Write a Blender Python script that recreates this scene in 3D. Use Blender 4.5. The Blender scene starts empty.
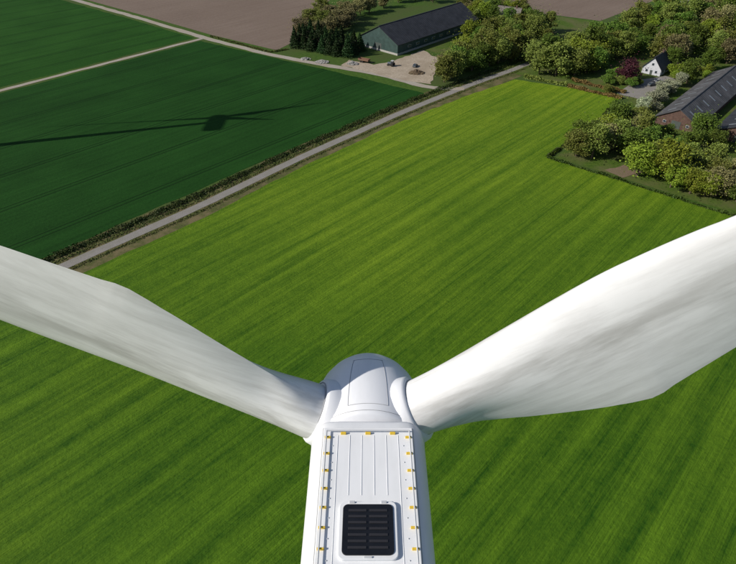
import bpy, math, random
import numpy as np
from mathutils import Vector, Matrix
random.seed(7); rng=np.random.default_rng(7)
sc=bpy.context.scene
R=math.radians
HUBZ=77.85; ROWANG=47.0

# ---------------------------------------------------------------- helpers
def link(o,parent=None):
    bpy.context.collection.objects.link(o)
    if parent is not None: o.parent=parent
    return o
def empty(name,loc=(0,0,0),rot=0):
    e=bpy.data.objects.new(name,None); e.location=loc; e.rotation_euler=(0,0,rot); e.empty_display_size=1
    return link(e)
def mesh(name,vs,fs,mats,parent=None,smooth=False,loc=(0,0,0),mi=None):
    m=bpy.data.meshes.new(name); m.from_pydata([tuple(v) for v in vs],[],fs)
    for x in (mats if isinstance(mats,(list,tuple)) else [mats]): m.materials.append(x)
    if mi is not None: m.polygons.foreach_set('material_index',mi)
    if smooth: m.polygons.foreach_set('use_smooth',[True]*len(m.polygons))
    m.update()
    o=bpy.data.objects.new(name,m); o.location=loc
    return link(o,parent)
def box(name,c,s,mat,parent=None,bev=0,rotz=0):
    x,y,z=[k/2 for k in s]
    vs=[(a*x,b*y,d*z) for a in(-1,1) for b in(-1,1) for d in(-1,1)]
    fs=[(0,1,3,2),(4,6,7,5),(0,4,5,1),(2,3,7,6),(0,2,6,4),(1,5,7,3)]
    o=mesh(name,vs,fs,mat,parent,loc=c); o.rotation_euler=(0,0,rotz)
    if bev:
        b=o.modifiers.new('b','BEVEL'); b.width=bev; b.segments=3
    return o
def rounded(name,c,w,d,h,r,mat,parent):
    pts=[]
    for cx,cy,a0 in((1,1,0),(-1,1,90),(-1,-1,180),(1,-1,270)):
        for k in range(7):
            a=R(a0+k*15); pts.append((cx*(w/2-r)+r*math.cos(a),cy*(d/2-r)+r*math.sin(a)))
    n=len(pts); vs=[(x,y,-h/2) for x,y in pts]+[(x,y,h/2) for x,y in pts]
    fs=[tuple(range(n,2*n)),tuple(reversed(range(n)))]+[(i,(i+1)%n,n+(i+1)%n,n+i) for i in range(n)]
    o=mesh(name,vs,fs,mat,parent,loc=c); b=o.modifiers.new('b','BEVEL'); b.width=.015; b.segments=2; return o
def lathe(name,prof,mat,parent,axis='z',n=64,off=(0,0,0)):
    vs=[];fs=[]
    for (a,r) in prof:
        for i in range(n):
            t=2*math.pi*i/n
            if axis=='z': vs.append((r*math.cos(t)+off[0],r*math.sin(t)+off[1],a+off[2]))
            else: vs.append((r*math.cos(t)+off[0],a+off[1],r*math.sin(t)+off[2]))
    for j in range(len(prof)-1):
        for i in range(n):
            k=(i+1)%n
            fs.append((j*n+i,j*n+k,(j+1)*n+k,(j+1)*n+i))
    return mesh(name,vs,fs,mat,parent,smooth=True)
def tube(name,pts,rad,mat,parent=None):
    c=bpy.data.curves.new(name,'CURVE'); c.dimensions='3D'; c.bevel_depth=rad; c.bevel_resolution=2
    for pl in pts:
        s=c.splines.new('POLY'); s.points.add(len(pl)-1)
        for i,p in enumerate(pl): s.points[i].co=(p[0],p[1],p[2],1)
    c.materials.append(mat)
    return link(bpy.data.objects.new(name,c),parent)

class NT:
    def __init__(s,name,rough=.8,spec=.3):
        s.m=bpy.data.materials.new(name); s.m.use_nodes=True; s.t=s.m.node_tree
        s.b=s.t.nodes['Principled BSDF']; s.b.inputs['Roughness'].default_value=rough
        s.b.inputs['Specular IOR Level'].default_value=spec
    def n(s,ty,**k):
        x=s.t.nodes.new(ty)
        for a,b in k.items(): setattr(x,a,b)
        return x
    def set(s,sock,v):
        if isinstance(v,bpy.types.NodeSocket): s.t.links.new(v,sock)
        else: sock.default_value=v
    def math(s,op,a,b=0.0,c=None):
        x=s.n('ShaderNodeMath',operation=op); s.set(x.inputs[0],a); s.set(x.inputs[1],b)
        if c is not None: s.set(x.inputs[2],c)
        return x.outputs[0]
    def noise(s,vec,scale,detail=3,rough=.55,dist=0):
        x=s.n('ShaderNodeTexNoise'); s.set(x.inputs['Vector'],vec); x.inputs['Scale'].default_value=scale
        x.inputs['Detail'].default_value=detail; x.inputs['Roughness'].default_value=rough; x.inputs['Distortion'].default_value=dist
        return x.outputs['Fac']
    def ramp(s,v,lo,hi,a=0.,b=1.):
        x=s.n('ShaderNodeMapRange'); s.set(x.inputs[0],v)
        for i,q in enumerate((lo,hi,a,b)): x.inputs[i+1].default_value=q
        return x.outputs[0]
    def mix(s,f,a,b,mode='MIX'):
        x=s.n('ShaderNodeMix',data_type='RGBA',blend_type=mode); s.set(x.inputs[0],f)
        for sk,v in((x.inputs[6],a),(x.inputs[7],b)):
            if isinstance(v,tuple): v=(v+(1,))[:4]
            s.set(sk,v)
        return x.outputs[2]
    def mapping(s,vec,rot=0,scale=(1,1,1)):
        x=s.n('ShaderNodeMapping'); s.set(x.inputs[0],vec); x.inputs['Rotation'].default_value=(0,0,R(rot)); x.inputs['Scale'].default_value=scale
        return x.outputs[0]
    def pos(s): return s.n('ShaderNodeNewGeometry').outputs['Position']
    def obj(s): return s.n('ShaderNodeTexCoord').outputs['Object']
    def color(s,c): s.set(s.b.inputs['Base Color'],(c+(1,))[:4] if isinstance(c,tuple) else c); return s
    def bump(s,h,st=.5,d=.1):
        x=s.n('ShaderNodeBump'); s.set(x.inputs['Height'],h); x.inputs['Strength'].default_value=st; x.inputs['Distance'].default_value=d
        s.t.links.new(x.outputs[0],s.b.inputs['Normal']); return s

def simple(name,c,rough=.7,var=.15,scale=3.,spec=.3,bump=0):
    M=NT(name,rough,spec); n=M.noise(M.obj(),scale,4)
    d=tuple(k*(1-var) for k in c); l=tuple(min(1,k*(1+var)) for k in c)
    M.color(M.mix(M.ramp(n,.3,.7),d,l))
    if bump: M.bump(n,bump,.05)
    return M.m

# ---------------------------------------------------------------- field materials
def light_field():
    M=NT('grass_field_mat',.8,.1); p=M.pos(); rot=M.mapping(p,-ROWANG)
    s1=M.noise(M.mapping(rot,0,(.006,.16,1)),1.,3,.6)
    s2=M.noise(M.mapping(rot,0,(.02,.75,1)),1.,4,.65)
    s3=M.noise(M.mapping(rot,0,(.08,2.6,1)),1.,3,.6)
    sep=M.n('ShaderNodeSeparateXYZ'); M.set(sep.inputs[0],rot); v=sep.outputs[1]
    wob=M.math('MULTIPLY',M.noise(M.mapping(rot,0,(.01,.05,1)),1.,2),5.)
    w=M.ramp(M.math('SINE',M.math('MULTIPLY',M.math('ADD',v,wob),2*math.pi/6.4)),-.8,.8)
    wm=M.ramp(M.noise(M.mapping(rot,0,(.012,.03,1)),1.,3),.38,.6,.15,1.)
    big=M.noise(p,.012,3,.5); fine=M.noise(p,1.3,5,.75); fine2=M.noise(p,.35,4,.7)
    a=M.math('MULTIPLY',M.ramp(s1,.35,.65),.20)
    a=M.math('ADD',a,M.math('MULTIPLY',M.ramp(s2,.35,.65),.26))
    a=M.math('ADD',a,M.math('MULTIPLY',M.ramp(s3,.35,.65),.12))
    a=M.math('ADD',a,M.math('MULTIPLY',M.math('MULTIPLY',w,wm),.20))
    a=M.math('ADD',a,M.math('MULTIPLY',M.ramp(fine2,.35,.65),.16))
    a=M.math('ADD',a,M.math('MULTIPLY',M.ramp(fine,.3,.7),.22))
    a=M.ramp(a,.2,.95)
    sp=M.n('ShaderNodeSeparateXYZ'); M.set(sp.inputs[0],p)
    g=M.math('ADD',M.ramp(sp.outputs[1],70,290),M.math('MULTIPLY',M.ramp(big,.3,.7,-.5,.5),.45))  # view-dependent grass sheen painted into the colour: lighter and yellower with distance
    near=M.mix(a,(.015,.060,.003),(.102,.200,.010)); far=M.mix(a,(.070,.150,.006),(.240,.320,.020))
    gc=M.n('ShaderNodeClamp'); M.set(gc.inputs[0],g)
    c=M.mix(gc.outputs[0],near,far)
    m=M.math('FLOORED_MODULO',v,33.); d=M.math('ABSOLUTE',M.math('SUBTRACT',m,1.2)); ln=M.math('LESS_THAN',M.math('ABSOLUTE',M.math('SUBTRACT',d,.9)),.2)
    c=M.mix(M.math('MULTIPLY',ln,.3),c,(.02,.07,.004))
    M.color(c); M.bump(M.math('ADD',fine,M.math('MULTIPLY',s3,.8)),.8,.3); return M.m
def dark_field(name,c0,c1,per=24.):
    M=NT(name,.9,.05); p=M.pos(); rot=M.mapping(p,-ROWANG)
    s1=M.noise(M.mapping(rot,0,(.015,.5,1)),1.,4,.6); med=M.noise(p,.03,4,.6); fine=M.noise(p,1.2,4,.7)
    sep=M.n('ShaderNodeSeparateXYZ'); M.set(sep.inputs[0],rot); v=sep.outputs[1]
    a=M.math('ADD',M.math('MULTIPLY',M.ramp(s1,.3,.7),.35),M.math('MULTIPLY',M.ramp(med,.3,.7),.35))
    a=M.math('ADD',a,M.math('MULTIPLY',M.ramp(fine,.3,.7),.35))
    c=M.mix(a,c0,c1)
    m=M.math('FLOORED_MODULO',v,per); d=M.math('ABSOLUTE',M.math('SUBTRACT',m,1.2)); ln=M.math('LESS_THAN',M.math('ABSOLUTE',M.math('SUBTRACT',d,.95)),.3)
    c=M.mix(M.math('MULTIPLY',ln,.7),c,(.004,.016,.004))
    M.color(c); M.bump(fine,.5,.2); return M.m
def soil(name,c0,c1):
    M=NT(name,.95,.1); p=M.pos(); rot=M.mapping(p,-ROWANG)
    s1=M.noise(M.mapping(rot,0,(.02,.6,1)),1.,4,.6); f=M.noise(p,.6,5,.65); b=M.noise(p,.015,3)
    a=M.math('ADD',M.math('MULTIPLY',s1,.4),M.math('ADD',M.math('MULTIPLY',f,.35),M.math('MULTIPLY',b,.4)))
    M.color(M.mix(M.ramp(a,.35,.8),c0,c1)); M.bump(f,.6,.2); return M.m
def patchy(name,c0,c1,c2,sc1=.15,sc2=1.5,rough=.9):
    M=NT(name,rough,.1); p=M.pos(); n1=M.noise(p,sc1,4,.6); n2=M.noise(p,sc2,5,.7)
    c=M.mix(M.ramp(n2,.3,.7),c0,c1); M.color(M.mix(M.ramp(n1,.42,.62),c,c2)); M.bump(n2,.6,.15); return M.m
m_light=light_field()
m_dark=dark_field('crop_mat',(.006,.026,.005),(.019,.074,.013))
m_dark2=dark_field('crop_mat_b',(.009,.038,.006),(.028,.096,.015),18.)
m_soil=soil('soil_mat',(.13,.095,.075),(.215,.17,.14))
m_ground=patchy('meadow_mat',(.03,.07,.012),(.07,.13,.02),(.06,.085,.025),.02,.6)
m_garden=patchy('garden_mat',(.035,.07,.01),(.085,.14,.02),(.10,.11,.04),.08,1.)
m_verge=patchy('verge_mat',(.045,.06,.018),(.11,.115,.04),(.15,.125,.065),.2,2.)
m_road=patchy('road_mat',(.20,.19,.18),(.28,.265,.25),(.22,.21,.185),.3,3.)
m_dirt=patchy('track_mat',(.28,.255,.22),(.40,.37,.32),(.32,.28,.23),.1,1.5)
m_yard=patchy('yard_mat',(.27,.22,.165),(.46,.40,.32),(.30,.25,.19),.12,1.)
m_bare=patchy('bare_soil_mat',(.14,.10,.07),(.22,.17,.12),(.16,.13,.08),.3,2.)

def sheet(name,pts,z,mat):
    return mesh(name,[(x,y,z) for x,y in pts],[tuple(range(len(pts)))],mat)
def wsheet(name,pts,z,mat,amp=.6,step=4.):
    P=[Vector(p) for p in pts]; out=[]
    for i in range(len(P)):
        a=P[i]; b=P[(i+1)%len(P)]; L=(b-a).length; n=max(1,min(60,int(L/step)))
        nn=Vector((-(b-a).y,(b-a).x)).normalized()
        for k in range(n):
            q=a.lerp(b,k/n)+(nn*random.uniform(-amp,amp) if k else Vector((0,0))); out.append((q.x,q.y))
    return sheet(name,out,z,mat)
def strip(name,pts,w,z,mat,jit=.25):
    L=[];Rr=[]
    P=[Vector(p) for p in pts]; Q=[]
    for i in range(len(P)-1):
        n=max(1,int((P[i+1]-P[i]).length/5))
        for k in range(n): Q.append(P[i].lerp(P[i+1],k/n))
    Q.append(P[-1])
    for _ in range(3):
        Q=[Q[0]]+[(Q[i-1]+Q[i]*2+Q[i+1])/4 for i in range(1,len(Q)-1)]+[Q[-1]]
    for i,q in enumerate(Q):
        d=(Q[min(i+1,len(Q)-1)]-Q[max(i-1,0)]).normalized(); nn=Vector((-d.y,d.x))
        L.append(q+nn*(w/2+random.uniform(-jit,jit))); Rr.append(q-nn*(w/2+random.uniform(-jit,jit)))
    n=len(Q); vs=[(p.x,p.y,z) for p in L+Rr]
    return mesh(name,vs,[(n+i,n+i+1,i+1,i) for i in range(n-1)],mat)

sheet('ground',[(-3000,-1500),(3000,-1500),(3000,4000),(-3000,4000)],0,m_ground)
road_pts=[(-270,-68),(-180,27),(-106,104),(-84,129),(-54,161),(-25,196),(14,239),(48,273),(76,298),(105,328),(150,372),(260,480)]
strip('grass_verge',[(x+.3,y-.3) for x,y in road_pts[:10]],17,.02,m_verge,.5)
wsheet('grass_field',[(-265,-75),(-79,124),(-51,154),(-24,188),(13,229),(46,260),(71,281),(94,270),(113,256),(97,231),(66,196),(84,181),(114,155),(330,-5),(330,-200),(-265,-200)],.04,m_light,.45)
wsheet('crop_field',[(-420,-30),(-281,-58),(-90,134),(-71,156),(-48,182),(-26,207),(10,244),(26,262),(-19,294),(-52,316),(-96,346),(-168,263),(-420,-15)],.04,m_dark,.4)
wsheet('crop_field',[(-174,268),(-101,352),(-150,393),(-211,442),(-298,504),(-700,800),(-900,300),(-424,-10)],.04,m_dark2,.5)
sheet('ploughed_field',[(-198,446),(-144,402),(-92,358),(-50,328),(-42,345),(-24,470),(10,760),(-600,780)],.04,m_soil)
sheet('ploughed_field',[(100,460),(106,414),(147,390),(204,447),(500,760),(90,760)],.04,m_soil)
sheet('crop_field',[(30,470),(92,462),(80,760),(20,760)],.04,m_dark2)
sheet('garden_lawn',[(72,290),(98,270),(117,254),(99,231),(69,196),(86,182),(116,156),(200,95),(330,250),(300,460),(150,385),(108,410),(40,400),(30,330)],.05,m_garden)
strip('farm_road',road_pts,3.4,.07,m_road,.10)
strip('dirt_track',[(-430,-20),(-171,265),(-95,352)],3.0,.08,m_dirt,.3)
strip('dirt_road',[(-500,660),(-293,509),(-208,447),(-147,397),(-95,352),(-53,320),(-14,298),(3,291),(30,268),(45,268)],4.2,.09,m_dirt,.35)
wsheet('farm_yard',[(-14,302),(-10,311),(3,303),(14,310),(30,328),(38,312),(34,292),(30,274),(18,279),(4,289)],.10,m_yard,.9,3.)
wsheet('gravel_drive',[(114,262),(130,280),(146,286),(150,279),(136,264),(122,254)],.11,m_road,.5,3)
wsheet('bare_patch',[(84,186),(92,190),(97,184),(88,180)],.12,m_bare,.5,2)

# ---------------------------------------------------------------- foliage
def leafmat(name,c0,c1):
    M=NT(name,.65,.2); oi=M.n('ShaderNodeObjectInfo').outputs['Random']; n=M.noise(M.obj(),.5,3,.7); n2=M.noise(M.obj(),3,2)
    c=M.mix(M.ramp(n,.3,.7),c0,c1); c=M.mix(M.ramp(n2,.3,.7,0,.4),c,tuple(k*.5 for k in c0))
    h=M.n('ShaderNodeHueSaturation'); M.set(h.inputs['Color'],c); M.set(h.inputs['Value'],M.ramp(oi,0,1,.7,1.35)); M.set(h.inputs['Hue'],M.ramp(oi,0,1,.48,.52))
    M.color(h.outputs[0]); return M.m
m_bark=simple('bark_mat',(.09,.07,.05),.9,.3,4.)
LM={'olive':leafmat('leaf_olive',(.10,.135,.022),(.215,.245,.05)),
 'bright':leafmat('leaf_bright',(.12,.185,.014),(.26,.32,.035)),
 'green':leafmat('leaf_green',(.055,.105,.014),(.14,.215,.028)),
 'conifer':leafmat('leaf_conifer',(.012,.035,.010),(.035,.075,.018)),
 'purple':leafmat('leaf_purple',(.040,.012,.016),(.11,.028,.036)),
 'blossom':leafmat('leaf_blossom',(.22,.26,.14),(.42,.45,.31)),
 'brown':leafmat('leaf_brown',(.14,.13,.05),(.25,.235,.10)),
 'hedge':leafmat('leaf_hedge',(.025,.055,.008),(.075,.115,.018)),
 'rust':leafmat('leaf_rust',(.12,.07,.025),(.20,.13,.045)),
 'verge':leafmat('leaf_verge',(.05,.085,.015),(.14,.16,.04)),
 'ditch':leafmat('leaf_ditch',(.018,.045,.008),(.06,.11,.018))}
def quads(cent,size,up=0.):
    n=len(cent); a=rng.normal(size=(n,3)); a/=np.linalg.norm(a,axis=1)[:,None]
    b=rng.normal(size=(n,3)); b-= (a*b).sum(1)[:,None]*a; b/=np.linalg.norm(b,axis=1)[:,None]
    s=size*rng.uniform(.6,1.3,(n,1)); a=a*s; b=b*s*.7
    return np.stack([cent-a,cent-b*.9,cent+a,cent+b],1).reshape(-1,3)
def trunkgeo(h,r,spread):
    vs=[];fs=[]
    def limb(p0,p1,r0,r1,seg=3):
        p0=Vector(p0);p1=Vector(p1); d=(p1-p0).normalized(); u=d.orthogonal().normalized(); w=d.cross(u); b=len(vs)
        for k in range(seg+1):
            t=k/seg; c=p0.lerp(p1,t)+ (Vector((random.uniform(-1,1),random.uniform(-1,1),0))*.12*(0<k<seg)); rr=r0+(r1-r0)*t
            for i in range(6):
                an=i*math.pi/3; vs.append(c+u*rr*math.cos(an)+w*rr*math.sin(an))
        for k in range(seg):
            for i in range(6): fs.append((b+k*6+i,b+k*6+(i+1)%6,b+(k+1)*6+(i+1)%6,b+(k+1)*6+i))
    limb((0,0,-.2),(0,0,h*.75),r,r*.3,5)
    for k in range(7):
        a=k*2.4; z=h*random.uniform(.25,.6); limb((0,0,z),(spread*.7*math.cos(a),spread*.7*math.sin(a),z+h*random.uniform(.15,.3)),r*.45,r*.1)
    return vs,fs
def tree_mesh(kind,seed,shape='round',nleaf=2600,ls=.36):
    global rng
    rng=np.random.default_rng(seed); random.seed(seed)
    tv,tf=trunkgeo(9,.28,3.6)
    C=[];
    if shape=='round':
        nb=26
        for k in range(nb):
            a=rng.uniform(0,6.28); z=rng.uniform(2.4,8.9); rr=3.2*math.sqrt(max(.05,1-((z-5.2)/4.4)**2))*rng.uniform(.3,1.0)
            s=rng.uniform(.75,1.6); n=int(nleaf/nb*s*s/1.3)
            d=rng.normal(size=(n,3)); d/=np.linalg.norm(d,axis=1)[:,None]; d*=(rng.uniform(.2,1.15,(n,1))**.5)*s
            d[:,2]*=.8; C.append(d+np.array([rr*math.cos(a),rr*math.sin(a),z]))
        C.append(rng.normal(size=(nleaf//5,3))*np.array([1.7,1.7,1.9])+np.array([0,0,5.6]))
    elif shape=='cone':
        n=nleaf; z=10*(1-rng.uniform(0,1,n)**.6)*.98+.3; r=(10.4-z)/10*2.9*rng.uniform(.6,1.1,n)*(1+.15*np.sin(z*5)); a=rng.uniform(0,6.28,n)
        C.append(np.stack([r*np.cos(a),r*np.sin(a),z],1))
    elif shape=='bush':
        nb=12
        for k in range(nb):
            a=rng.uniform(0,6.28); rr=rng.uniform(0,2.9); z=rng.uniform(1.2,7-rr)
            s=rng.uniform(1.1,2.1); n=int(nleaf/nb)
            d=rng.normal(size=(n,3)); d/=np.linalg.norm(d,axis=1)[:,None]; d*=(rng.uniform(.2,1.15,(n,1))**.5)*s
            C.append(d+np.array([rr*math.cos(a),rr*math.sin(a),z+1]))
    C=np.concatenate(C); C=C[C[:,2]>.3]
    q=quads(C,ls); nt=len(tv); vs=[tuple(v) for v in tv]+[tuple(v) for v in q]
    nq=len(C); fs=tf+[(nt+4*i,nt+4*i+1,nt+4*i+2,nt+4*i+3) for i in range(nq)]
    m=bpy.data.meshes.new(kind+'_tree'); m.from_pydata(vs,[],fs); m.materials.append(m_bark); m.materials.append(LM[kind])
    m.polygons.foreach_set('material_index',[0]*len(tf)+[1]*nq); m.update(); return m
TM={}
for i,(k,sh) in enumerate([('olive','round'),('bright','round'),('green','round'),('brown','round'),('conifer','cone'),('purple','round'),('blossom','bush'),('green','bush'),('olive','bush'),('bright','bush')]):
    key=k if (sh!='bush' or k=='blossom') else k+'_bush'
    TM[key]=[tree_mesh(k,100*i+j,sh,{'cone':2600}.get(sh,4600),{'cone':.30}.get(sh,.225)) for j in range(3)]
random.seed(3)
placed=[]
def tree(kind,x,y,r,h):
    name={'conifer':'conifer_tree','purple':'copper_beech_tree','blossom':'blossom_tree'}.get(kind,'bush' if 'bush' in kind else 'broadleaf_tree')
    o=bpy.data.objects.new(name,random.choice(TM[kind])); o.location=(x,y,0); o.rotation_euler=(0,0,random.uniform(0,6.28))
    s=r/3.9; o.scale=(s*random.uniform(.9,1.1),s*random.uniform(.9,1.1),h/9.8); link(o); placed.append((x,y,r))
def many(lst,default_r,default_h,kinds):
    for t in lst:
        k=t[2] if len(t)>2 else random.choice(kinds)
        r=(t[3] if len(t)>3 else default_r)*random.uniform(.85,1.15); h=(t[4] if len(t)>4 else default_h)*random.uniform(.85,1.15)
        tree(k,t[0]+random.uniform(-1,1),t[1]+random.uniform(-1,1),r,h)
for i in range(7):
    for j in range(4):
        tree('conifer',-40+i*4.8+j*2.2+random.uniform(-.9,.9),333-i*2.9+j*4.2+random.uniform(-.9,.9),random.uniform(3.6,4.9),random.uniform(8.5,12.5))
many([(-24,388),(-15,396),(-5,405),(-31,400),(11,425),(22,440),(33,446),(-36,380),(-38,362),(-28,372),(45,440),(-30,352),(-20,378),(-10,392),(0,412),(-22,362),(-16,366),(-14,380)],6,10,['brown','olive','brown'])
many([(36,277,'olive',5,12),(41,282,'olive',6,14),(51,294,'green',6,12),(36,290,'brown',5,12),(61,311,'olive',7,14),(68,305,'olive',7,14),(76,316,'olive',5.5,12),(60,325,'green',6,12),(57,338,'bright',6,12),(70,350,'olive',6,12),(72,385,'bright',6,12),(80,338,'green',6,12)],5,12,['olive'])
many([(84,289,'olive',7,13),(92,287,'olive',8,15),(101,286,'olive',8,15),(109,290,'bright',6,11),(93,311,'green',7,13),(106,308,'olive',7,14),(115,303,'bright',6,11),(124,312,'green',7,13),(84,305,'olive',6,12)],6,12,['olive'])
tree('purple',124,277,6.2,11.5)
many([(118,241),(123,246),(128,252),(133,258),(139,264),(145,271)],4.4,7.5,['blossom'])
many([(114,236),(110,262),(153,285),(161,287)],3.5,5.5,['green_bush','olive_bush'])
many([(76,198,'olive',6,11),(82,195,'olive',6.5,12),(88,204,'brown',6,11),(82,207,'green',5.5,10),(94,206,'olive',6,12),(96,196,'green',6,11),(94,181,'bright',7,13),(102,180,'bright',7.5,14),(102,173,'bright',5,9),(106,170,'bright',5,8.5),(110,167,'bright',4.5,8),(115,167,'brown',5.5,11),(119,163,'green',4,8),(124,165,'olive',5,10)],5,10,['green'])

BARNS=[((118,228),48,72,16),((135.5,214),48,60,20),((-4,337),47,74,27),((136,291),48,13,9),((84,392),-30,14,11)]
def blocked(x,y,r):
    for (lx,ly),an,L,W in BARNS:
        a=R(an); dx=x-lx; dy=y-ly; u=dx*math.cos(a)+dy*math.sin(a); v=-dx*math.sin(a)+dy*math.cos(a)
        fr=1. if an==48 else 0
        if -r*.6-fr<u<L+r*.6 and -W-r*.6<v<r*.6: return True
    for i in range(len(road_pts)-1):
        a=Vector(road_pts[i]);b=Vector(road_pts[i+1]);p=Vector((x,y)); t=max(0,min(1,(p-a).dot(b-a)/(b-a).length_squared))
        if (a+(b-a)*t-p).length<r*.6+2.5: return True
    return False
def inside(p,poly):
    c=False;n=len(poly)
    for i in range(n):
        a=poly[i];b=poly[(i+1)%n]
        if (a[1]>p[1])!=(b[1]>p[1]) and p[0]<(b[0]-a[0])*(p[1]-a[1])/(b[1]-a[1])+a[0]: c=not c
    return c
def fill(poly,n,kinds,r0,r1,sp=.9,hk=2.2):
    xs=[p[0] for p in poly]; ys=[p[1] for p in poly]; c=0;tries=0
    while c<n and tries<n*40:
        tries+=1; x=random.uniform(min(xs),max(xs)); y=random.uniform(min(ys),max(ys)); r=random.uniform(r0,r1)
        if not inside((x,y),poly) or blocked(x,y,r): continue
        if any((x-a)**2+(y-b)**2<((r+q)*.5*sp)**2 for a,b,q in placed): continue
        k=random.choice(kinds); tree(k,x,y,r,r*hk*random.uniform(.85,1.15)*(.75 if 'bush' in k else 1)); c+=1
fill([(70,199),(84,186),(114,160),(165,120),(215,160),(150,196),(128,210),(112,222),(99,229)],80,['olive','green','green','brown','bright','olive','green_bush','olive_bush'],3.,6.3)
fill([(38,284),(48,286),(78,312),(118,350),(100,372),(72,366),(50,335),(42,315)],32,['olive','green','bright','olive','olive_bush'],3.5,6.5)
fill([(82,286),(98,278),(112,290),(130,303),(155,330),(200,380),(200,420),(150,380),(106,335)],50,['olive','green','bright','green','olive','green_bush'],3.5,7)
fill([(148,296),(165,292),(185,300),(290,320),(330,420),(240,430),(160,345),(128,308)],110,['olive','green','green','brown','bright','olive'],4.5,7.8)
fill([(205,255),(300,330),(330,250),(230,180),(190,190)],40,['olive','green','green','brown'],4,7)
fill([(60,375),(100,380),(105,405),(60,412)],16,['green','brown','bright','olive'],4,6)
fill([(126,262),(118,262),(112,272),(120,290),(130,284)],6,['green_bush','olive_bush','bright_bush'],2.5,4)
fill([(152,270),(166,284),(172,296),(150,298),(146,286)],8,['green','olive_bush','bright_bush'],3,5)

def foliage_strip(name,pts,w,h,mat,dens,ls,jag=.5):
    P=[Vector(p) for p in pts]; C=[]
    for i in range(len(P)-1):
        d=P[i+1]-P[i]; L=d.length; n=int(L*dens); nn=Vector((-d.y,d.x)).normalized()
        t=rng.uniform(0,1,n); s=rng.normal(0,.33,n)*w; tt=t*L*.35+i*13
        hh=h*(1-jag*.5+jag*.5*np.sin(tt)+jag*.3*np.sin(tt*2.7+1)); hh=np.maximum(hh,.15)
        z=hh*rng.uniform(.05,1,n)**.7*np.maximum(.2,1-(abs(s)/w)**2)
        C.append(np.stack([P[i].x+d.x*t+nn.x*s,P[i].y+d.y*t+nn.y*s,z],1))
    C=np.concatenate(C); q=quads(C,ls); n=len(C)
    m=bpy.data.meshes.new(name); m.from_pydata([tuple(v) for v in q],[],[(4*i,4*i+1,4*i+2,4*i+3) for i in range(n)]); m.materials.append(mat); m.update()
    return link(bpy.data.objects.new(name,m))
off=lambda pts,a:[(x-a*.727,y+a*.687) for x,y in pts]
rp=road_pts[1:10]
foliage_strip('roadside_grass',off(rp,3.2),1.6,.5,LM['verge'],25,.22)
foliage_strip('roadside_grass',off(rp,6.0),2.6,1.2,LM['ditch'],75,.25,.8)
foliage_strip('roadside_grass',off(rp,-3.0),1.3,.45,LM['verge'],25,.2)
foliage_strip('hedge',[(66,196),(84,181),(114,155),(170,115)],1.2,1.0,LM['hedge'],60,.25,.8)
foliage_strip('hedge',[(66,196),(80,212),(97,231),(104,243)],1.2,1.4,LM['hedge'],60,.25,.8)
foliage_strip('hedge',[(94,271),(114,255)],1.8,1.6,LM['rust'],110,.28)
foliage_strip('hedge',[(98,279),(118,262)],1.8,1.8,LM['rust'],110,.28)
foliage_strip('hedge',[(76,284),(94,272)],2.,2.0,LM['olive'],100,.3)
foliage_strip('hedge',[(-92,355),(-53,324),(-44,330)],1.6,.9,LM['verge'],40,.28)

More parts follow.
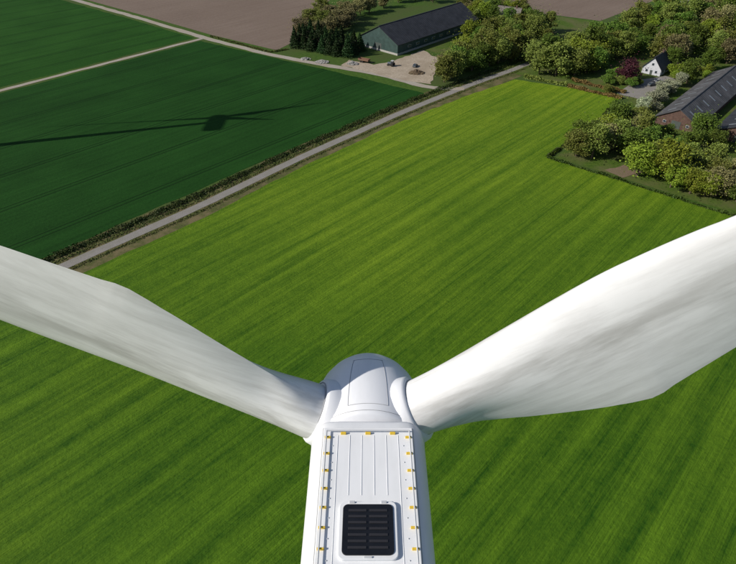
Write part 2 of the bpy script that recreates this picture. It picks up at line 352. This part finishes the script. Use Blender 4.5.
# ---------------------------------------------------------------- buildings
m_roofd=simple('dark_roof_mat',(.032,.034,.040),.6,.3,.3)
m_roofg=simple('grey_roof_mat',(.075,.075,.08),.7,.35,.25)
m_tile=simple('roof_tile_mat',(.04,.04,.045),.7,.25,1.)
m_thatch=simple('thatch_mat',(.15,.135,.125),.95,.25,1.)
m_green=simple('green_cladding_mat',(.035,.065,.06),.6,.2,.5)
m_brick=simple('brick_mat',(.10,.062,.05),.9,.35,1.2)
m_render=simple('white_render_mat',(.48,.50,.54),.8,.08,1.)
m_concr=simple('concrete_mat',(.35,.34,.32),.9,.15,1.)
m_glass=simple('window_glass_mat',(.03,.04,.05),.12,.1,1.,.6)
m_sky=simple('skylight_mat',(.22,.24,.26),.4,.2,1.,.5)
m_door=simple('door_mat',(.07,.085,.08),.6,.1,1.)
def gable(name,loc,ang,L,W,eave,ridge,mw,mr,skylights=0,doors=(),windows=(),rows=0,base=None,chim=False):
    e=empty(name,(loc[0],loc[1],0),R(ang)); h=W/2
    vs=[];fs=[]
    for x in(0,L): vs+=[(x,0,0),(x,-W,0),(x,-W,eave),(x,-h,ridge),(x,0,eave)]
    fs=[(0,1,2,3,4),(9,8,7,6,5),(0,4,9,5),(1,6,7,2)]
    mesh('walls',vs,fs,mw,e)
    o=.6; sl=(ridge-eave)/h; th=.18
    for sgn,nm in((1,'roof_slope'),(-1,'roof_slope_b')):
        yo=(o if sgn>0 else -W-o); zo=eave-o*sl
        vs=[(-o,yo,zo+.03),(L+o,yo,zo+.03),(L+o,-h,ridge+.03),(-o,-h,ridge+.03)]
        vs+=[(a,b,c+th) for a,b,c in vs]
        mesh(nm,vs,[(3,2,1,0),(4,5,6,7),(0,1,5,4),(1,2,6,5),(2,3,7,6),(3,0,4,7)],mr,e)
        if rows:
            vs=[];fs=[]
            for k in range(rows):
                x=-o+(L+2*o)*(k+.5)/rows; b=len(vs)
                for xx in(x-.06,x+.06): vs+=[(xx,yo,zo+th+.09),(xx,-h,ridge+th+.09),(xx,yo,zo+th),(xx,-h,ridge+th)]
                fs+=[(b,b+4,b+5,b+1),(b,b+1,b+3,b+2),(b+4,b+6,b+7,b+5)]
            mesh('roof_ribs',vs,fs,mr,e)
        if skylights:
            vs=[];fs=[]
            for k in range(skylights):
                x=L*(k+.5)/skylights; b=len(vs); y0=yo+(-h-yo)*.35; y1=yo+(-h-yo)*.7
                z0=zo+(ridge-zo)*.35+th+.14; z1=zo+(ridge-zo)*.7+th+.14
                vs+=[(x-.5,y0,z0),(x+.5,y0,z0),(x+.5,y1,z1),(x-.5,y1,z1)]; fs.append((b,b+1,b+2,b+3))
            mesh('skylights',vs,fs,m_sky,e)
    box('ridge_cap',(L/2,-h,ridge+th+.1),(L+2*o,.5,.12),mr,e)
    for (x,y,w,hh,face) in doors:
        if face=='g': box('door',(-.04,y,hh/2),(.1,w,hh),m_door,e)
        else: box('door',(x,-W-.04,hh/2),(w,.1,hh),m_door,e)
    for (x,y,z,w,hh,face) in windows:
        if face=='g':
            box('window_frame',(-.03,y,z),(.1,w+.2,hh+.2),m_render,e); box('window',(-.07,y,z),(.08,w,hh),m_glass,e)
        else:
            box('window_frame',(x,-W-.03,z),(w+.2,.1,hh+.2),m_render,e); box('window',(x,-W-.07,z),(w,.08,hh),m_glass,e)
    if base:
        box('plinth',(-.12,-h,.5),(.2,W+.3,1.0),base,e); box('plinth_side',(L/2,-W-.12,.5),(L,.2,1.),base,e)
    if chim: box('chimney',(L*.8,-h,ridge+.6),(.8,.8,1.8),m_brick,e)
    return e
gable('barn',BARNS[2][0],47,74,27,5.5,12.5,m_green,m_roofd,rows=50,base=m_concr,doors=[(0,-13,5,4,'g')],windows=[(10+i*7,0,3,2.6,1.,'s') for i in range(9)])
gable('barn',BARNS[0][0],48,72,16,3.2,7.8,m_brick,m_roofg,skylights=9,rows=46,doors=[(0,-8,3.6,3.0,'g')],windows=[(0,-3.5,1.9,1.,.8,'g'),(0,-12.5,1.9,1.,.8,'g')])
gable('barn',BARNS[1][0],48,60,20,3.2,7.6,m_brick,m_roofd,skylights=8,rows=40,doors=[(0,-9,4,3,'g')],windows=[(0,-4,1.8,1.,.8,'g')])
gable('white_house',BARNS[3][0],48,13,9,3.2,8.2,m_render,m_tile,chim=True,doors=[(0,-4.5,1.1,2.2,'g')],windows=[(0,-2.2,1.7,1.,1.1,'g'),(0,-6.8,1.7,1.,1.1,'g'),(0,-4.5,5,1.,1.,'g'),(3,0,1.7,1.4,1.3,'s'),(7,0,1.7,1.4,1.3,'s'),(10.5,0,1.7,1.2,1.3,'s')])
gable('thatched_house',BARNS[4][0],-30,14,11,3.2,9.5,m_brick,m_thatch,chim=True,windows=[(3,0,1.7,1.4,1.3,'s'),(7,0,1.7,1.4,1.3,'s'),(11,0,1.7,1.2,1.3,'s')])

# yard clutter
m_red=simple('rusty_paint_mat',(.16,.09,.06),.6,.2); m_blue=simple('blue_grey_paint_mat',(.10,.12,.15),.5,.1); m_tyre=simple('tyre_mat',(.02,.02,.02),.9,.1); m_carw=simple('car_paint_mat',(.5,.5,.5),.3,.05); m_cargr=simple('car_paint_b_mat',(.10,.11,.12),.3,.05)
def wheel(p,x,y,r,w):
    prof=[(-w/2,.01),(-w/2,r*.9),(-w*.3,r),(w*.3,r),(w/2,r*.9),(w/2,.01)]
    return lathe('wheel',prof,m_tyre,p,'y',20,(x,y,r))
def car(x,y,ang,paint):
    e=empty('parked_car',(x,y,.12),R(ang))
    sec=[(-2.1,.35,.75),(-2.0,.3,.95),(-1.2,.25,1.0),(1.0,.25,.95),(1.9,.3,.85),(2.15,.35,.6)]
    vs=[];fs=[]
    for (a,z0,z1) in sec:
        vs+=[(a,-.85,z0),(a,.85,z0),(a,.82,z1),(a,-.82,z1)]
    for j in range(len(sec)-1):
        for i in range(4): k=(i+1)%4; fs.append((j*4+i,j*4+k,(j+1)*4+k,(j+1)*4+i))
    fs+=[(3,2,1,0),(20,21,22,23)]
    mesh('body',vs,fs,paint,e)
    vs=[(-1.7,-.78,.98),(-1.7,.78,.98),(1.0,.78,.95),(1.0,-.78,.95),(-1.2,-.62,1.42),(-1.2,.62,1.42),(.3,.62,1.42),(.3,-.62,1.42)]
    mesh('windows',vs,[(0,1,5,4),(1,2,6,5),(2,3,7,6),(3,0,4,7)],m_glass,e); mesh('roof',[(v[0],v[1],v[2]+.01) for v in vs[4:]],[(0,1,2,3)],paint,e)
    for a in(-1.3,1.35):
        for b in(-.8,.8): wheel(e,a,b,.32,.2)
car(24,300,70,m_cargr); car(134,272,20,m_cargr); car(139,277,15,m_carw)
def trailer(x,y,ang,paint):
    e=empty('farm_trailer',(x,y,.12),R(ang))
    box('bed',(0,0,1.1),(6,2.4,.2),paint,e)
    for s in(-1,1): box('side_board',(0,s*1.17,1.55),(6,.06,.7),paint,e)
    for s in(-1,1): box('end_board',(s*2.97,0,1.55),(.06,2.28,.7),paint,e)
    box('drawbar',(4.,0,.8),(2.4,.15,.15),m_tyre,e)
    for a in(-1.6,-.4):
        for b in(-1.,1.): wheel(e,a,b,.5,.35)
trailer(-2,307,-30,m_red)
def tractor(x,y,ang):
    e=empty('tractor',(x,y,.12),R(ang))
    box('hood',(1.2,0,1.35),(1.9,.8,.8),m_blue,e,.1); box('chassis',(.5,0,.8),(3.2,.6,.4),m_tyre,e)
    box('cab_glass',(-.5,0,2.0),(1.3,1.4,1.2),m_glass,e,.1); box('cab_roof',(-.5,0,2.68),(1.5,1.6,.12),m_carw,e,.04)
    for s in(-1,1):
        wheel(e,-.7,s*.95,.85,.5); wheel(e,1.7,s*.8,.5,.35)
tractor(12,301,150)
def pile(name,x,y,r,h,mat,n=160):
    vs=[];fs=[];
    for k in range(n):
        a=random.uniform(0,6.28); q=r*math.sqrt(random.random()); c=Vector((x+q*math.cos(a),y+q*math.sin(a)*.7,.1+h*(1-q/r)*random.uniform(.5,1))); s=random.uniform(.2,.6); b=len(vs)
        for dx in(-1,1):
            for dy in(-1,1):
                for dz in(-1,1): vs.append(c+Vector((dx*s*random.uniform(.5,1),dy*s*random.uniform(.5,1),dz*s*.6*random.uniform(.5,1))))
        fs+=[tuple(b+i for i in f) for f in((0,1,3,2),(4,6,7,5),(0,4,5,1),(2,3,7,6),(0,2,6,4),(1,5,7,3))]
    mesh(name,vs,fs,mat)
pile('rubble_pile',-8,304,3.,1.6,m_concr); pile('rubble_pile',-24,307,3.5,1.4,m_concr,120); pile('rubble_pile',-33,312,2.5,1.2,m_concr,60); pile('soil_heap',24,290,4,2.,m_bare,200)

# ---------------------------------------------------------------- wind turbine
def white(name,c=(.80,.81,.82),dirt=.12,rough=.35):
    M=NT(name,rough,.5); o=M.obj(); n=M.noise(M.mapping(o,0,(1.6,.35,1.)),1.4,5,.6); n2=M.noise(o,.35,4,.6)
    c2=(c[0]*.70,c[1]*.71,c[2]*.70)
    f=M.math('MULTIPLY',M.ramp(n,.45,.75),dirt*2); f=M.math('ADD',f,M.math('MULTIPLY',M.ramp(n2,.45,.7),dirt))
    M.color(M.mix(f,c,c2)); M.set(M.b.inputs['Roughness'],M.ramp(n,.3,.7,rough,rough+.15)); return M.m
def blade_mat():
    M=NT('blade_mat',.4,.4); o=M.obj()
    s=M.noise(M.mapping(o,0,(.10,1.2,1.2)),1.4,5,.65); s2=M.noise(M.mapping(o,0,(.4,.6,.6)),1.,5,.6); s3=M.noise(M.mapping(o,0,(.5,6,6)),1.,4,.7)
    sp=M.n('ShaderNodeSeparateXYZ'); M.set(sp.inputs[0],o); root=M.ramp(sp.outputs[0],2,16,1,.5)
    mid=M.math('SUBTRACT',1.,M.ramp(M.math('ABSOLUTE',M.math('ADD',sp.outputs[2],.1)),.05,.9))
    f=M.math('MULTIPLY',M.math('MULTIPLY',M.ramp(s,.42,.68),.62),root); f=M.math('ADD',f,M.math('MULTIPLY',M.ramp(s2,.45,.75),.18)); f=M.math('ADD',f,M.math('MULTIPLY',M.ramp(s3,.5,.75),.15))
    f=M.math('ADD',f,M.math('MULTIPLY',M.math('MULTIPLY',mid,M.ramp(s,.35,.6)),.3))
    cl=M.n('ShaderNodeClamp'); M.set(cl.inputs[0],f)
    M.color(M.mix(cl.outputs[0],(.77,.78,.79),(.42,.42,.41))); return M.m
m_white=white('nacelle_mat',(.77,.79,.82),dirt=.15); m_spin=white('spinner_mat',(.77,.79,.83),.12); m_blade=blade_mat(); m_tower=white('tower_mat')
m_seam=simple('seam_mat',(.33,.34,.36),.7); m_yel=simple('yellow_mat',(.72,.50,.05),.5,.15)
m_black=simple('hatch_glass_mat',(.010,.011,.014),.22,.2,2.,.5); m_rail=simple('rail_mat',(.50,.52,.55),.4,.05); m_slat=simple('louvre_mat',(.028,.028,.033),.4,.1)
CONE=math.tan(R(2.8))
def blade_mesh():
    St=[ # r, LEoff, TEoff, thick, twist
     (1.3,.97,.97,1.94,20),(2.1,.97,.97,1.94,20),(2.5,.98,1.01,1.90,20),(3.2,1.01,1.20,1.82,20),(4.2,1.09,1.55,1.70,19.5),(5.4,1.22,2.0,1.52,19),(6.8,1.37,2.5,1.32,18),
     (8.2,1.52,2.97,1.14,17),(9.2,1.60,3.20,1.04,16),(9.6,1.62,3.18,1.01,15.7),(10.,1.63,3.06,.98,15.5),(11.5,1.62,2.78,.90,14.5),(13,1.55,2.52,.82,13),(16,1.30,2.1,.70,10.5),(20,1.02,1.75,.56,8),(25,.78,1.42,.42,6),(30,.6,1.1,.30,4.5),(35,.46,.8,.2,3.5),(38.5,.34,.5,.12,3),(39.7,.2,.22,.06,3),(40,.05,.05,.02,3)]
    N=26; D=[]
    for i in range(len(St)-1):
        k=5 if St[i][0]>2 else 2
        for j in range(k):
            t=j/k; D.append([St[i][q]*(1-t)+St[i+1][q]*t for q in range(5)])
    D.append(list(St[-1]))
    for _ in range(6):
        E=[list(d) for d in D]
        for i in range(1,len(D)-1):
            if 2.1<D[i][0]<39 and abs(D[i][0]-9.6)>.45:
                for q in range(1,5): E[i][q]=(D[i-1][q]+2*D[i][q]+D[i+1][q])/4
        D=E
    vs=[];fs=[];ring=2*N
    for (r,le,te,T,tw) in D:
        b=min(1,max(0,(r-2.1)/(7.0-2.1))); b=b*b*(3-2*b); b2=min(1,max(0,(r-2.1)/(4.6-2.1))); b2=b2*b2*(3-2*b2)
        ch=le+te; tw=R(tw+2); pts=[]
        for i in range(N+1):
            ph=math.pi*i/N; u=(1-math.cos(ph))/2
            circ=.5*math.sin(ph)
            na=5*(.2969*math.sqrt(u)-.126*u-.3516*u*u+.2843*u**3-.1036*u**4)
            k=min(1,max(0,(u-.3)/.5)); bb=b*(1-k)+b2*k
            pts.append((u,T*((1-bb)*circ+bb*na*(1-.25*k*b2*(1-b)))))
        for side,rngi in((1,range(0,N+1)),(-1,range(N-1,0,-1))):
            for i in rngi:
                u,yt=pts[i]; s=le-u*ch; nrm=side*yt*(1.08 if side>0 else .92)
                z=s*math.cos(tw)+nrm*math.sin(tw); y=s*math.sin(tw)-nrm*math.cos(tw)
                vs.append((r,y+(r-2.1)*CONE*(1 if r>2.1 else 0),z))
    n=len(D)
    for j in range(n-1):
        for i in range(ring):
            k=(i+1)%ring; fs.append((j*ring+i,j*ring+k,(j+1)*ring+k,(j+1)*ring+i))
    fs.append(tuple((n-1)*ring+i for i in range(ring)))
    m=bpy.data.meshes.new('blade'); m.from_pydata(vs,[],fs); m.materials.append(m_blade)
    m.polygons.foreach_set('use_smooth',[True]*len(m.polygons)); m.update()
    for e in m.edges:
        a,b=e.vertices
        if a%ring==N and b%ring==N and D[a//ring][0]>3.4: e.use_edge_sharp=True
    return m
BM=blade_mesh()
HY=13.35
def turbine(base,theta0):
    e=empty('wind_turbine',(base[0],base[1],0))
    oy=-8.6
    def ch(o): o.location=(o.location[0],o.location[1]+oy,o.location[2]); return o
    ch(lathe('tower',[(0,1.8),(.4,1.8),(.4,1.7),(25,1.5),(50,1.25),(76.3,1.0)],m_tower,e,'z',48,(0,8.6,0)))
    half=[(0,79.80),(1.0,79.80),(1.32,79.78),(1.50,79.72),(1.66,79.58),(1.78,79.36),(1.86,79.05),(1.90,78.6),(1.90,77.4),(1.84,76.8),(1.6,76.4),(1.2,76.25),(0,76.25)]
    sec=[(x,z) for x,z in half]+[(-x,z) for x,z in reversed(half[1:-1])]
    stt=[(-.2,.55,.55),(0,.8,.78),(.3,.92,.92),(.9,.98,.98),(1.6,1,1),(4,1,1),(8,1,1),(11.2,1.0,1),(11.75,1.0,.985),(12.05,.985,.95),(12.2,.95,.90),(12.25,.6,.6)]
    vs=[];fs=[];n=len(sec)
    for y,sx,sz in stt:
        for x,z in sec: vs.append((x*sx,y,78.02+(z-78.02)*sz))
    for j in range(len(stt)-1):
        for i in range(n):
            k=(i+1)%n; fs.append((j*n+i,(j+1)*n+i,(j+1)*n+k,j*n+k))
    fs.append(tuple(range(n))); fs.append(tuple((len(stt)-1)*n+i for i in reversed(range(n))))
    ch(mesh('nacelle_body',vs,fs,m_white,e,smooth=True))
    ch(box('roof_panel',(0,6.4,79.83),(2.84,10.7,.10),m_white,e,.03))
    ribs=[]
    for x in(-.95,-.57,-.19,.19,.57,.95):
        if abs(x)<.8: ribs.append([(x,9.35,79.885),(x,11.45,79.885)]); ribs.append([(x,1.5,79.885),(x,7.2,79.885)])
        else: ribs.append([(x,1.5,79.885),(x,11.45,79.885)])
    ch(tube('roof_ribs',ribs,.008,m_white,e))
    rl=[]
    for s in(-1,1): rl.append([(s*1.31,1.3,79.99),(s*1.31,11.55,79.99)])
    rl.append([(-1.31,11.55,79.99),(1.31,11.55,79.99)])
    ch(tube('roof_rails',rl,.024,m_rail,e))
    ch(tube('panel_seams',[[(s*1.435,1.2,79.785),(s*1.435,11.78,79.785)] for s in(-1,1)]+[[(-1.435,11.78,79.795),(1.435,11.78,79.795)]],.014,m_seam,e))
    for s in(-1,1):
        y=11.35
        while y>1.4:
            ch(box('rail_bracket',(s*1.27,y,79.92),(.19,.05,.09),m_yel,e,.01)); y-=.60
    for x in(-.78,0,.78): ch(box('rail_bracket',(x,11.50,79.92),(.17,.06,.09),m_yel,e,.01))
    for s in(-1,1):
        for k in range(18): ch(lathe('bolt',[(79.88,.018),(79.895,.018),(79.897,.0)],m_rail,e,'z',8,(s*1.10,11.05-k*.6,0)))
    ch(rounded('hatch_frame',(0,8.27,79.93),1.60,1.66,.10,.16,m_white,e))
    ch(rounded('hatch',(0,8.27,79.985),1.40,1.46,.06,.14,m_black,e))
    for i in range(7):
        for s in(-1,1): ch(box('louvre',(s*.29,7.74+i*.177,80.025),(.50,.07,.025),m_slat,e,.01))
    for s in(-1,1): ch(box('hatch_hinge',(s*.45,9.07,79.995),(.16,.07,.05),m_rail,e,.012))
    ch(box('hatch_handle',(0,7.49,79.995),(.22,.04,.05),m_rail,e,.012))
    ch(lathe('lightning_rod',[(79.8,.03),(80.6,.02),(80.62,.0)],m_rail,e,'z',10,(0,1.2,0)))
    prof=[(12.28,1.3),(12.34,1.92),(12.45,1.99),(13.0,2.06),(13.6,2.07),(14.2,2.03),(14.7,1.94),(15.15,1.78),(15.55,1.55),(15.9,1.25),(16.12,.93),(16.27,.6),(16.34,.25),(16.36,0.001)]
    ch(lathe('spinner',prof,m_spin,e,'y',72,(0,0,HUBZ)))
    def sr(y):
        for i in range(len(prof)-1):
            if prof[i][0]<=y<=prof[i+1][0]:
                t=(y-prof[i][0])/(prof[i+1][0]-prof[i][0]); return prof[i][1]*(1-t)+prof[i+1][1]*t
        return .1
    def sp(y,a):
        r=sr(y)+.002; return (r*math.sin(a),y,HUBZ+r*math.cos(a))
    seams=[[sp(12.75+.05*i,s*(.34-.0012*i)) for i in range(46)] for s in(-1,1)]+[[sp(15.0,a/40) for a in range(-12,13)],[sp(12.75,a/35.3) for a in range(-12,13)]]
    seams.append([sp(12.5,a*math.pi/36) for a in range(0,73)])
    ch(tube('spinner_seams',seams,.009,m_seam,e))
    for k in range(3):
        th=theta0+k*2*math.pi/3
        b=bpy.data.objects.new('blade_%d'%(k+1),BM); link(b,e)
        b.rotation_euler=(0,-th,0); b.location=(0,HY+oy,HUBZ)
        er=Vector((math.cos(th),0,math.sin(th)))
        pr=[(1.2,1.26),(1.80,1.21),(2.04,1.16),(2.13,1.09),(2.14,.9)]
        nn=40;vs=[];fs=[]; et=Vector((-math.sin(th),0,math.cos(th))); yy=Vector((0,1,0))
        for a,r in pr:
            for i in range(nn):
                t=2*math.pi*i/nn; vs.append(er*a+et*r*math.cos(t)+yy*r*math.sin(t)+Vector((0,HY,HUBZ)))
        for j in range(len(pr)-1):
            for i in range(nn): fs.append((j*nn+i,j*nn+(i+1)%nn,(j+1)*nn+(i+1)%nn,(j+1)*nn+i))
        ch(mesh('blade_collar_%d'%(k+1),vs,fs,m_spin,e,smooth=True))
        ch(tube('root_seal_%d'%(k+1),[[er*2.15+et*.985*math.cos(t*math.pi/24)+yy*.985*math.sin(t*math.pi/24)+Vector((0,HY,HUBZ)) for t in range(49)]],.02,m_seam,e))
    return e
turbine((0,8.6),R(32.3))
turbine((-178.5,196.5),R(106))

# ---------------------------------------------------------------- light
SD=Vector((.962,.271,0)).normalized(); EL=33
w=bpy.data.worlds.new('World'); sc.world=w; w.use_nodes=True; nt=w.node_tree
sk=nt.nodes.new('ShaderNodeTexSky'); sk.sky_type='NISHITA'; sk.sun_disc=False; sk.sun_elevation=R(EL)
sunpos=-SD; sk.sun_rotation=math.atan2(sunpos.x,sunpos.y); sk.altitude=50
nt.links.new(sk.outputs[0],nt.nodes['Background'].inputs[0]); nt.nodes['Background'].inputs[1].default_value=.085
l=bpy.data.lights.new('sun','SUN'); l.energy=4.7; l.angle=R(.5); l.color=(1,.93,.83)
lo=link(bpy.data.objects.new('sun',l))
ld=Vector((SD.x*math.cos(R(EL)),SD.y*math.cos(R(EL)),-math.sin(R(EL)))); lo.rotation_euler=ld.to_track_quat('-Z','Y').to_euler()
sc.view_settings.view_transform='Standard'; sc.view_settings.look='None'; sc.view_settings.exposure=0
c=bpy.data.cameras.new('camera'); c.sensor_width=36; c.lens=36*578/736; c.clip_end=6000; c.clip_start=.1
co=link(bpy.data.objects.new('camera',c)); co.location=(0,0,95); co.rotation_euler=(R(90-38),0,0); sc.camera=co
